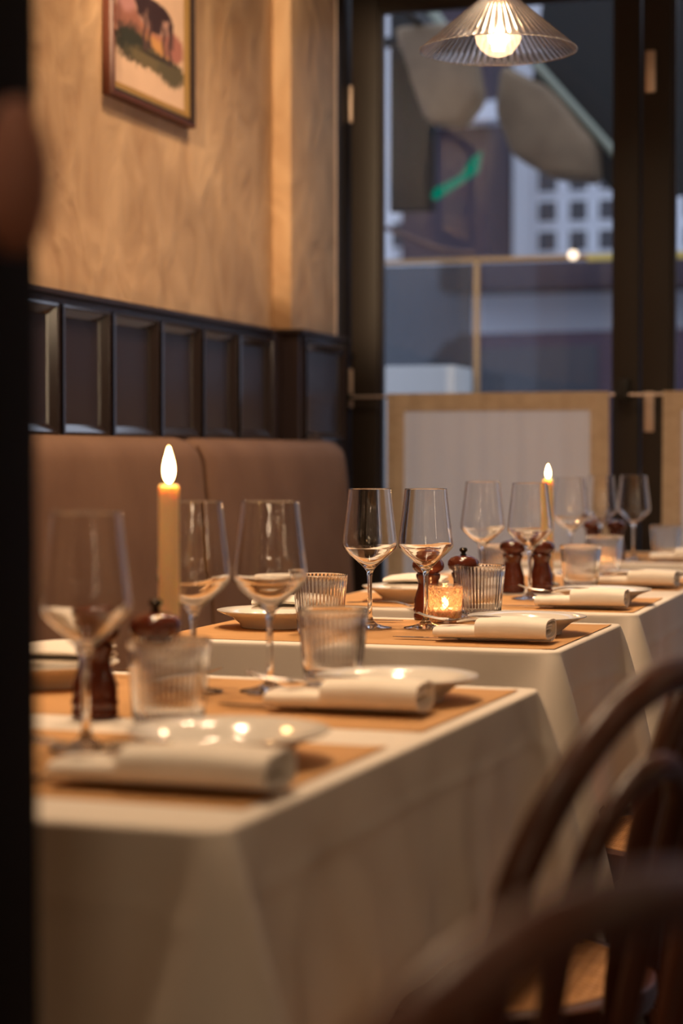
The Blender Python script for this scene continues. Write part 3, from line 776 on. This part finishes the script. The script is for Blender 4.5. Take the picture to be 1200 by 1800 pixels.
# ---- candles
def flame_parts(parent, x, y, z, h, r):
    bm = bmesh.new(); prof = [(0, 0)] + [(r*math.sin(PI*min(u, 1)**.72)**.9*(1-.25*u), h*u) for u in [k/14 for k in range(1, 14)]] + [(0, h)]
    lathe(bm, prof, 20, cx=x, cy=y)
    for v in bm.verts: v.co.z += z
    new_obj('flame', bm, 'flame', parent)
def candle(x, y, top, fh, fr, label, hlabel, watts, lean=0):
    hd = empty('candle_holder', (x, y, ZS), 0, label=hlabel, cat='candle holder', group='low brass candle holders')
    bm = bmesh.new(); lathe(bm, [(0, 0), (.024, 0), (.0255, .002), (.022, .005), (.015, .008), (.0150, .012), (.0160, .024), (.0145, .026), (.0131, .024), (.0131, .010), (0, .010)], 40)
    new_obj('cup', bm, 'brass', hd)
    t = empty('taper_candle', (x, y, ZS+.0105), 0, label=label, cat='candle', group='lit ivory taper candles')
    H = top - (ZS+.0105)
    bm = bmesh.new()
    lathe(bm, [(0, 0), (.0122, 0), (.0124, .004), (.0118, H*.5), (.0114, H-.004), (.0105, H-.001), (.0085, H-.0002), (.0050, H-.0030), (0, H-.0035)], 32)
    new_obj('wax', bm, 'wax', t)
    bm = bmesh.new(); tube(bm, [(0, 0, H-.005), (0, 0, H+.003), (.0008, 0, H+.006)], .0009, 8); new_obj('wick', bm, 'wick', t)
    flame_parts(t, 0, 0, H+.002, fh, fr)
    l = bpy.data.lights.new('candle_light', 'POINT'); l.energy = watts; l.color = (1, .52, .20); l.shadow_soft_size = .008
    lo = bpy.data.objects.new('candle_light', l); lo.location = (x, y, top+fh*.55+.002); C.objects.link(lo)
    return t
candle(-.8395, 2.052, 1.002, .041, .0068, 'tall lit ivory candle on the nearest table, left of the wine glasses', 'low brass holder under the tall near candle', 1.1)
candle(-.853, 4.238, .983, .031, .0064, 'tall lit ivory candle on the third table, seen against the curtain', 'low brass holder under the far candle', .9)

# ---- tealight holders
def tealight(x, y, label, lit=True, s=1):
    t = empty('tealight_holder', (x, y, ZS), 0, label=label, cat='candle holder', group='patterned glass tealight holders')
    H = .063
    bm = bmesh.new(); lathe(bm, [(0, 0), (.0240, 0), (.0262, .002), (.0284, H), (.0272, H), (.0252, .004), (0, .004)], 48); new_obj('glass_cup', bm, 'cup_glass', t)
    lat = bmesh.new()
    for sgn in (-1, 1):
        for k in range(13):
            a0 = 2*PI*k/13
            tube(lat, [((.0264+.0022*q/20)*math.cos(a0+sgn*q/20*1.75), (.0264+.0022*q/20)*math.sin(a0+sgn*q/20*1.75), .003+(H-.006)*q/20) for q in range(21)], .0011, 5)
    for zz in (.030, .044, .057):
        tube(lat, [((.0262+.0022*zz/H)*math.cos(2*PI*q/48), (.0262+.0022*zz/H)*math.sin(2*PI*q/48), zz) for q in range(48)], .0008, 5, True)
    lo_ = new_obj('diamond_relief', lat, 'cup_relief', t, 60); lo_['kind'] = 'stuff'
    bm = bmesh.new(); tube(bm, [(.0288*math.cos(a), .0288*math.sin(a), H) for a in [2*PI*k/40 for k in range(40)]], .0011, 8, True)
    new_obj('rim', bm, 'bulb_glass', t)
    bm = bmesh.new(); lathe(bm, [(0, .0038), (.0225, .0038), (.0225, .0225), (.0205, .0240), (0, .0236)], 32); new_obj('wax', bm, 'twax', t)
    flame_parts(t, 0, 0, .0245, .020, .0055)
    l = bpy.data.lights.new('tealight_light', 'POINT'); l.energy = .35; l.color = (1, .50, .20); l.shadow_soft_size = .006
    lo = bpy.data.objects.new('tealight_light', l); lo.location = (x, y, ZS+.036); C.objects.link(lo)
    return t
def hazy(name, tint, haze, f, ior):
    m = thin(name, tint, ior, .05); n_ = m.node_tree; mx = [x for x in n_.nodes if x.type == 'MIX_SHADER'][0]; ou = [x for x in n_.nodes if x.type == 'OUTPUT_MATERIAL'][0]
    t_ = n_.nodes.new('ShaderNodeBsdfTranslucent'); t_.inputs[0].default_value = (*haze, 1); m_ = n_.nodes.new('ShaderNodeMixShader'); m_.inputs[0].default_value = f
    n_.links.new(mx.outputs[0], m_.inputs[1]); n_.links.new(t_.outputs[0], m_.inputs[2]); n_.links.new(m_.outputs[0], ou.inputs[0]); return m
M['cup_glass'] = hazy('tealight_glass', (.96, .90, .84), (.9, .75, .6), .10, 1.5)
M['cup_relief'] = hazy('relief_glass', (.75, .62, .52), (.95, .80, .65), .55, 1.7)
M['twax'] = mat('tealight_wax', (.62, .55, .42), .5, Subsurface_Weight=.2)
tealight(-.8280, 3.245, 'glowing diamond-patterned tealight holder behind the sharp wine glass')
tealight(-.838, 4.700, 'glowing tealight holder behind the lit-rimmed tumbler of the third table')

# ================================================================ pendant lamp
pl = empty('pendant_lamp', (-.856, 3.76, 1.812), 0, label='ribbed clear glass cone pendant lamp with a glowing globe bulb', cat='lamp')
NF = 64; n = NF*4; bm = bmesh.new()
prof = [(.151, 0), (.146, .0045), (.125, .0220), (.095, .0480), (.065, .0735), (.040, .0950), (.030, .104), (.0265, .110), (.0265, .128)]
prof2 = [(r-.0022 if r > .03 else r-.0016, z+.0 if k else z-.0004) for k, (r, z) in enumerate(prof)][::-1]
R = []
for idx, (r, z) in enumerate(prof+prof2):
    ring = []
    for i in range(n):
        k = (i % 4)/4; a = 2*PI*i/n
        rr = r*(1 - (.014*(1-abs(math.sin(PI*k))) if idx < len(prof) and .03 < r < .150 else 0))
        ring.append(bm.verts.new((rr*math.cos(a), rr*math.sin(a), z)))
    R.append(ring)
for a, b in zip(R, R[1:]+R[:1]):
    for i in range(n): bm.faces.new((a[i], a[(i+1) % n], b[(i+1) % n], b[i]))
new_obj('shade', bm, 'shade_glass', pl, smooth=25)
bm = bmesh.new(); tube(bm, [(.1505*math.cos(a), .1505*math.sin(a), -.0002) for a in [2*PI*k/96 for k in range(96)]], .0014, 8, True); new_obj('shade_rim', bm, 'glass', pl)
bm = bmesh.new(); lathe(bm, [(0, .104), (.0200, .104), (.0210, .112), (.0300, .124), (.0300, .132), (.018, .150), (.012, .165), (0, .166)], 32); new_obj('socket', bm, 'brass', pl)
bm = bmesh.new(); tube(bm, [(0, 0, .16), (0, 0, 1.186)], .003, 8); new_obj('cord', bm, 'iron', pl)
bm = bmesh.new(); lathe(bm, [(0, 1.160), (.045, 1.160), (.052, 1.170), (.052, 1.187), (0, 1.187)], 32); new_obj('ceiling_rose', bm, 'brass', pl)
bm = bmesh.new()
pr = [(0, -.014)]
for k in range(1, 15):
    a = -PI/2 + k*PI*.86/15; pr.append((.0445*math.cos(a), .0305+.0445*math.sin(a)))
pr += [(.0225, .0760), (.0150, .0900), (.0135, .104)]
lathe(bm, pr, 40); bl = new_obj('bulb', bm, 'bulb_glass', pl)
bm = bmesh.new()
for k in range(8):
    a = 2*PI*k/8; tube(bm, [(.0095*math.cos(a), .0095*math.sin(a), .000), (.0080*math.cos(a+.3), .0080*math.sin(a+.3), .085)], .0019, 6)
fl = new_obj('filament', bm, emis('filament', (1, .68, .42), 110), bl); fl['kind'] = 'stuff'
bm = bmesh.new(); lathe(bm, [(0, .0), (.0028, .002), (.0028, .104), (0, .104)], 12); new_obj('glass_stem', bm, 'bulb_glass', bl)
l = bpy.data.lights.new('pendant_light', 'POINT'); l.energy = 9; l.color = (1, .70, .42); l.shadow_soft_size = .02
lo = bpy.data.objects.new('pendant_light', l); lo.location = (-.856, 3.76, 1.85); C.objects.link(lo)

# ================================================================ bentwood chairs
def chair_proto(label):
    t = empty('bentwood_chair', (0, 0, .008), 0, label=label, cat='chair', group='bentwood chairs with cane seats in the aisle')
    R_, SZ = .205, .448     # facing -x, back at +x
    bm = bmesh.new()
    N_ = 64
    def rim(a): return R_*(1+.03*math.cos(2*a))
    prof = [(-.024, -.016), (.0, -.018), (.004, -.008), (.002, .008), (-.006, .012), (-.022, .010), (-.026, 0)]
    rings = [[bm.verts.new(((rim(a)+d)*math.cos(a), (rim(a)+d)*math.sin(a), SZ-.008+h)) for d, h in prof] for a in [2*PI*i/N_ for i in range(N_)]]
    for i in range(N_):
        a, b = rings[i], rings[(i+1) % N_]
        for k in range(len(prof)): bm.faces.new((a[k], a[(k+1) % len(prof)], b[(k+1) % len(prof)], b[k]))
    new_obj('seat_ring', bm, 'wood', t)
    # woven cane: horizontal, vertical and two diagonal sets of strands
    bm = bmesh.new(); rin = R_-.020; p = .0125
    def strand(c, ang, z, wd=.0016):
        dx, dy = math.cos(ang), math.sin(ang); nx_, ny_ = -dy, dx
        if abs(c) >= rin: return
        h = math.sqrt(rin*rin-c*c); a = Vector((nx_*c-dx*h, ny_*c-dy*h, z)); b = Vector((nx_*c+dx*h, ny_*c+dy*h, z))
        o_ = Vector((nx_, ny_, 0))*wd; u = Vector((0, 0, .0012))
        vs = [bm.verts.new(q) for q in (a-o_, b-o_, b+o_, a+o_, a-o_*.5+u, b-o_*.5+u, b+o_*.5+u, a+o_*.5+u)]
        for f in ((0, 1, 5, 4), (1, 2, 6, 5), (2, 3, 7, 6), (3, 0, 4, 7), (4, 5, 6, 7), (3, 2, 1, 0)): bm.faces.new([vs[q] for q in f])
    k = int(rin/p)+1
    for i in range(-k, k+1):
        for e in (-.0022, .0022):
            strand(i*p+e, 0, SZ); strand(i*p+e, PI/2, SZ+.0004)
    k2 = int(rin/(p*.7071*1.0))+1
    for i in range(-k2, k2+1):
        strand((i+.5)*p*.7071*1.0, PI/4, SZ+.0008, .0014); strand((i+.5)*p*.7071, -PI/4, SZ+.0012, .0014)
    ow = new_obj('cane_webbing', bm, 'cane', t, smooth=False, recalc=False); ow['kind'] = 'stuff'
    bm = bmesh.new(); tube(bm, [(rin*math.cos(a), rin*math.sin(a), SZ+.002) for a in [2*PI*i/48 for i in range(48)]], .003, 6, True); new_obj('cane_edge', bm, 'cane', t)
    # outer hoop: rear legs and back in one bent rod
    w_ = .205
    hoop = [(.245, -.185, .0), (.215, -.178, .25), (.200, -.176, .44), (.212, -.186, .56), (.235, -.200, .68), (.255, -.180, .755), (.276, -.125, .818), (.288, -.050, .850), (.288, .050, .850), (.278, .130, .828), (.258, .182, .765), (.235, .200, .68), (.212, .186, .56), (.200, .176, .44), (.215, .178, .25), (.245, .185, .0)]
    bm = bmesh.new(); tube(bm, spline(hoop, 7), .0140, 14); new_obj('back_hoop', bm, 'wood', t)
    hoop2 = [(.196, -.075, .445), (.208, -.080, .55), (.232, -.088, .66), (.253, -.078, .73), (.266, -.042, .768), (.270, 0, .778), (.266, .042, .768), (.253, .078, .73), (.232, .088, .66), (.208, .080, .55), (.196, .075, .445)]
    bm = bmesh.new(); tube(bm, spline(hoop2, 7), .011, 12); new_obj('inner_hoop', bm, 'wood', t)
    for (lx, ly) in ((-.150, -.130), (-.150, .130)):
        bm = bmesh.new(); tube(bm, spline([(lx, ly, SZ-.02), (lx-.008, ly*1.04, .30), (lx-.03, ly*1.18, 0)], 6), lambda u: .016-.004*u, 12); new_obj('leg', bm, 'wood', t)
    bm = bmesh.new(); tube(bm, [(.165*math.cos(a)+.015, .158*math.sin(a), .23) for a in [2*PI*i/48 for i in range(48)]], .009, 10, True); new_obj('stretcher_ring', bm, 'wood', t)
    for s in (-1, 1):
        bm = bmesh.new(); tube(bm, spline([(.195, s*.176, .33), (.165, s*.165, .40), (.11, s*.155, SZ-.018)], 6), .008, 10); new_obj('corner_brace', bm, 'wood', t)
        bm = bmesh.new(); tube(bm, spline([(-.155, s*.137, .30), (-.12, s*.125, .385), (-.05, s*.16, SZ-.018)], 6), .008, 10); new_obj('corner_brace', bm, 'wood', t)
    return t
c0 = chair_proto('closest dark bentwood chair, a very blurred back across the bottom right corner')
c0.location = (-.405, .84, .008); c0.rotation_euler = (0, 0, -.35)
for (x, y, rz, lab) in ((-.491, 1.657, -.26, 'blurred dark bentwood chair whose tall hoop back rises at the right edge'),
                        (-.53, 2.17, .0, 'dark bentwood chair with cane seat, at the far half of the nearest table'),
                        (-.365, 3.03, .0, 'dark bentwood chair with a sharp cane seat, beside the second table'),
                        (-.36, 3.80, .0, 'dark bentwood chair just visible at the right edge, beside the third table')):
    c = copy_tree(c0); c.location = (x, y, .008); c.rotation_euler = (0, 0, rz); c['label'] = lab

# ================================================================ outside, through the glass
def ext(name, bm_or, m, label, cat, parent=None, smooth=False):
    o = new_obj(name, bm_or, m, parent, smooth); return tag(o, label, cat)
M['asphalt'] = noisy(mat('wet_asphalt', rough=.5), (.16, .16, .18), (.24, .24, .27), 2, 5)
M['ext_white'] = mat('painted_facade', (.80, .81, .86), .8)
M['ext_dark'] = noisy(mat('plum_brick', rough=.9), (.050, .035, .048), (.070, .050, .062), 2, 5)
M['ext_pale'] = mat('pale_stone', (.55, .56, .62), .8)
M['ext_glass'] = mat('dark_window_glass', (.035, .035, .045), .2)
M['canvas'] = mat('dark_canvas', (.012, .012, .012), .85)
M['tan_canvas'] = noisy(mat('tan_parasol_cloth', rough=.8), (.13, .085, .050), (.20, .135, .080), 6, 4)
M['tan_metal'] = mat('ochre_rail_paint', (.42, .24, .09), .5)
M['frost'] = mat('frosted_screen', (.14, .145, .16), .5)
M['car'] = mat('plum_car_paint', (.045, .022, .045), .4)
o = box('pavement', -30, 30, YW+.12, 60, -.12, -.06, 'asphalt'); tag(o, kind='structure')
# windbreak
wb = empty('windbreak', (-1.9, 8.0, -.06), 0, label='glass terrace windbreak with ochre rail and post outside the doors', cat='windbreak')
for x in (-4.0, -1.909, .2, 2.3):
    box('post', x+1.9-.010, x+1.9+.010, -.012, .012, 0, 1.90, 'tan_metal', wb, .003)
box('top_rail', -2.1+.018, 4.4, -.012, .012, 1.888, 1.905, 'tan_metal', wb, .002)
box('top_rail', 1.9-1.45, 1.9+.6, -.022, -.013, 1.875, 1.905, mat('yellow_tape', (.62, .46, .12), .5), wb, .002)
box('glass_panel', .02, 2.07, -.004, .004, .10, 1.88, 'pane', wb)
box('glass_panel', 2.13, 4.17, -.004, .004, .10, 1.88, 'pane', wb)
box('screen_panel', -2.07, -.03, -.004, .004, .10, 1.88, thin('smoked_screen', (.36, .38, .40), 1.5, .3), wb)
o = box('planter_box', -2.26, -1.89, 7.55, 7.85, -.06, 1.385, mat('pale_planter', (.52, .52, .52), .7), None, .01); tag(o, 'pale planter box in front of the grey windbreak panel', 'planter')
bm = bmesh.new(); tube(bm, spline([(-2.75, 8.15, 2.14), (-2.35, 8.1, 2.00), (-2.1, 8.05, 1.90), (-1.92, 8.0, 1.862)], 8), .010, 8); o = new_obj('rope', bm, 'sisal'); tag(o, 'dark rope sagging down to the windbreak post outside', 'rope')
def orb(name, x, y, z, r, e, label, cat, col=(1, .72, .5)):
    bm = bmesh.new(); bmesh.ops.create_uvsphere(bm, u_segments=20, v_segments=12, radius=r); o = new_obj(name, bm, emis(name, col, e)); o.location = (x, y, z); tag(o, label, cat); return o
def lantern(x, y, z, label):
    t = empty('terrace_light', (x, y, z), 0, label=label, cat='lamp', group='small round terrace lights')
    bm = bmesh.new(); bmesh.ops.create_uvsphere(bm, u_segments=20, v_segments=12, radius=.020); new_obj('globe', bm, emis('globe', (1, .74, .52), 3), t)
    bm = bmesh.new(); lathe(bm, [(0, .016), (.010, .018), (.010, .040), (0, .040)], 16); new_obj('cap', bm, 'iron', t)
    box('bracket', -.005, .005, .006, .068, .022, .036, 'iron', t)
lantern(-1.497, 7.93, 1.838, 'small glowing round light in front of the windbreak rail')
# awning and hanging things
aw = empty('awning', (-1.9, 6.2, 2.0), 0, label='dark canvas awning and frame over the terrace outside', cat='awning')
bm = bmesh.new(); poly(bm, [(-3, 3.0, 1.0), (7, 3.0, 1.0), (7, 3.2, 1.02), (-3, 3.2, 1.02)], (0, 0, .03)); new_obj('canopy', bm, 'canvas', aw, False)
bm = bmesh.new(); poly(bm, [(.02, 2.98, 1.16), (3.5, 2.98, 1.16), (3.5, 2.98, .22), (.37, 2.98, .22), (-.03, 2.98, .75)], (0, .03, 0)); new_obj('valance', bm, 'canvas', aw, False)
box('beam', -.42, -.38, .1, 3.02, .933, .97, 'iron', aw, .004)
bm = bmesh.new(); tube(bm, [(-.15, 2.9, 1.02), (.42, 2.85, .36)], .022, 10); new_obj('strut', bm, mat('green_grey_strut', (.22, .24, .19), .5), aw)
bm = bmesh.new(); tube(bm, [(-.62, 2.9, 1.30), (-.30, 2.85, .85)], .025, 10); new_obj('strut', bm, mat('green_grey_strut', (.22, .24, .19), .5), aw)
o = box('side_curtain', -2.70, -2.475, 9.46, 9.52, 2.23, 3.3, 'canvas', None, .01); tag(o, 'dark rolled side curtain hanging at the left of the terrace', 'curtain')
def shade(pts, label, th, pole):
    bm = bmesh.new(); poly(bm, pts, (0, th, 0)); bmesh.ops.bevel(bm, geom=list(bm.edges), offset=.045, segments=4, affect='EDGES', profile=.5)
    px, py = pole
    t = empty('folded_parasol', (px, py, -.06), 0, label=label, cat='parasol', group='tan folded parasols outside')
    for v in bm.verts: v.co -= Vector((px, py, -.06))
    new_obj('canopy', bm, 'tan_canvas', t, 60)
    return t
shade([(-2.02, 8.9, 2.82), (-1.80, 8.9, 2.70), (-1.59, 8.9, 2.44), (-1.585, 8.9, 2.27), (-1.80, 8.9, 2.30), (-1.97, 8.9, 2.40), (-2.05, 8.9, 2.60)], 'big tan folded parasol hanging outside, below the pendant lamp', .25, (-1.78, 9.05))
shade([(-2.42, 8.5, 2.93), (-2.08, 8.5, 2.93), (-2.02, 8.5, 2.60), (-2.12, 8.5, 2.48), (-2.27, 8.5, 2.50), (-2.33, 8.5, 2.68)], 'smaller tan folded parasol outside, upper left of the pendant lamp', .2, (-2.275, 8.62))
bm = bmesh.new(); poly(bm, [(-2.395, 9.1, 2.245), (-2.375, 9.1, 2.235), (-2.17, 9.1, 2.36), (-2.155, 9.1, 2.45), (-2.20, 9.1, 2.42), (-2.25, 9.1, 2.345), (-2.38, 9.1, 2.285)], (0, .03, 0))
o = new_obj('neon_sign', bm, emis('green_neon', (0, .30, .19), .6), None, False); tag(o, 'green glowing slanted neon stroke outside', 'sign')
d = bpy.data.lights.new('parasol_fill', 'POINT'); d.energy = 7; d.color = (1, .68, .42); d.shadow_soft_size = .05  # added warm fill for the tan canvas outside; no heater stands there
o = bpy.data.objects.new('parasol_fill', d); o.location = (-1.2, 7.2, 3.1); C.objects.link(o)
# buildings across the street
def facade(name, x0, x1, y, z0, z1, m, label, wins, depth=3):
    t = empty(name, ((x0+x1)/2, y, -.06), 0, label=label, cat='building'); cx = (x0+x1)/2
    box('wall', x0-cx, x1-cx, 0, depth, z0, z1, m, t)
    for (a, b, c, d) in wins:
        f = empty('window', (0, 0, 0)); f.parent = t
        box('frame', a-cx-.04, b-cx+.04, -.06, .002, c-.04, d+.04, 'ext_white' if m != 'ext_dark' else 'ext_pale', f)
        box('pane', a-cx, b-cx, -.075, -.061, c, d, 'ext_glass', f)
    return t
wins = []
for (a, b) in ((-4.12, -3.93), (-3.80, -3.62), (-3.50, -3.33), (-3.0, -2.8), (-2.65, -2.45), (-1.9, -1.7)):
    for (c, d) in ((3.16, 3.36), (3.46, 3.66), (3.76, 3.98), (4.15, 4.4), (4.7, 5.0)): wins.append((a, b, c, d))
facade('apartment_building', -4.40, 0, 20, 0, 7.5, 'ext_white', 'white house with a grid of windows across the street', wins)
bb = facade('brick_building', -5.30, -4.42, 19, 0, 8.5, 'ext_dark', 'narrow dark plum brick building between the white houses', [], 6)
box('canopy_slab', -.17, .74, -.32, .02, 4.30, 4.48, 'ext_pale', bb)
facade('town_house', -8.5, -5.34, 20, 0, 7.5, 'ext_white', 'white house at the left, behind the hanging side curtain', [(-5.66, -5.48, 3.25, 3.50), (-5.66, -5.48, 2.7, 3.12), (-6.3, -6.1, 3.3, 3.6)])
facade('dark_terrace', 0, 12, 22, 0, 6, 'ext_dark', 'long dark building further right across the street', [(1, 1.6, 2, 3), (3, 3.6, 2, 3), (5, 5.6, 2, 3)])
# pale wall and parked van below
o = box('low_wall', -6.5, 4.0, 17.0, 17.25, -.06, 2.75, 'ext_pale'); tag(o, 'long pale wall at the far side of the street', 'wall')
o = box('hedge_bank', -4.25, 2.0, 16.4, 16.9, 2.42, 2.66, 'ext_dark', None, .03); o.name = 'flower_trough'; tag(o, 'dark trough along the top of the pale street wall', 'planter')
van = empty('parked_car', (-3.2, 14.8, -.06), 0, label='dark plum parked car seen through the windbreak', cat='car')
bm = bmesh.new(); poly(bm, [(-1.0, 0, .35), (-1.0, 0, 1.45), (-.55, 0, 2.02), (2.8, 0, 2.05), (3.2, 0, 1.3), (3.2, 0, .35)], (0, 1.7, 0)); bmesh.ops.bevel(bm, geom=list(bm.edges), offset=.06, segments=2, affect='EDGES'); new_obj('body', bm, 'car', van, 40)
bm = bmesh.new(); poly(bm, [(-.5, 0, 1.5), (-.42, 0, 1.9), (.6, 0, 1.92), (.6, 0, 1.5)], (0, -.01, 0)); new_obj('side_window', bm, 'ext_glass', van, False)
for x in (-.3, 2.5):
    bm = bmesh.new(); bmesh.ops.create_cone(bm, cap_ends=True, segments=28, radius1=.34, radius2=.34, depth=.22, matrix=Matrix.Translation((x, .1, .34)) @ Matrix.Rotation(PI/2, 4, 'X')); new_obj('wheel', bm, 'canvas', van)

# invented knob on an arm, in place of an unidentified reddish blur
hk = empty('blur_stand_in', (-.575, 1.05, 1.175), 0, label='brown wooden knob on a hook arm, standing in for an unidentified blur at the left edge', cat='hook')
bm = bmesh.new(); tube(bm, spline([(-.02, .0, -.01), (.02, -.04, -.012), (.09, -.11, .0), (.121, -.140, .0)], 6), .007, 10); new_obj('arm', bm, 'iron', hk)
bm = bmesh.new(); prof = [(0, -.040), (.007, -.038), (.013, -.030), (.017, -.013), (.018, .004), (.015, .020), (.010, .032), (.005, .038), (0, .039)]
lathe(bm, prof, 28, cx=.121, cy=-.140); new_obj('knob', bm, 'knobwood', hk)
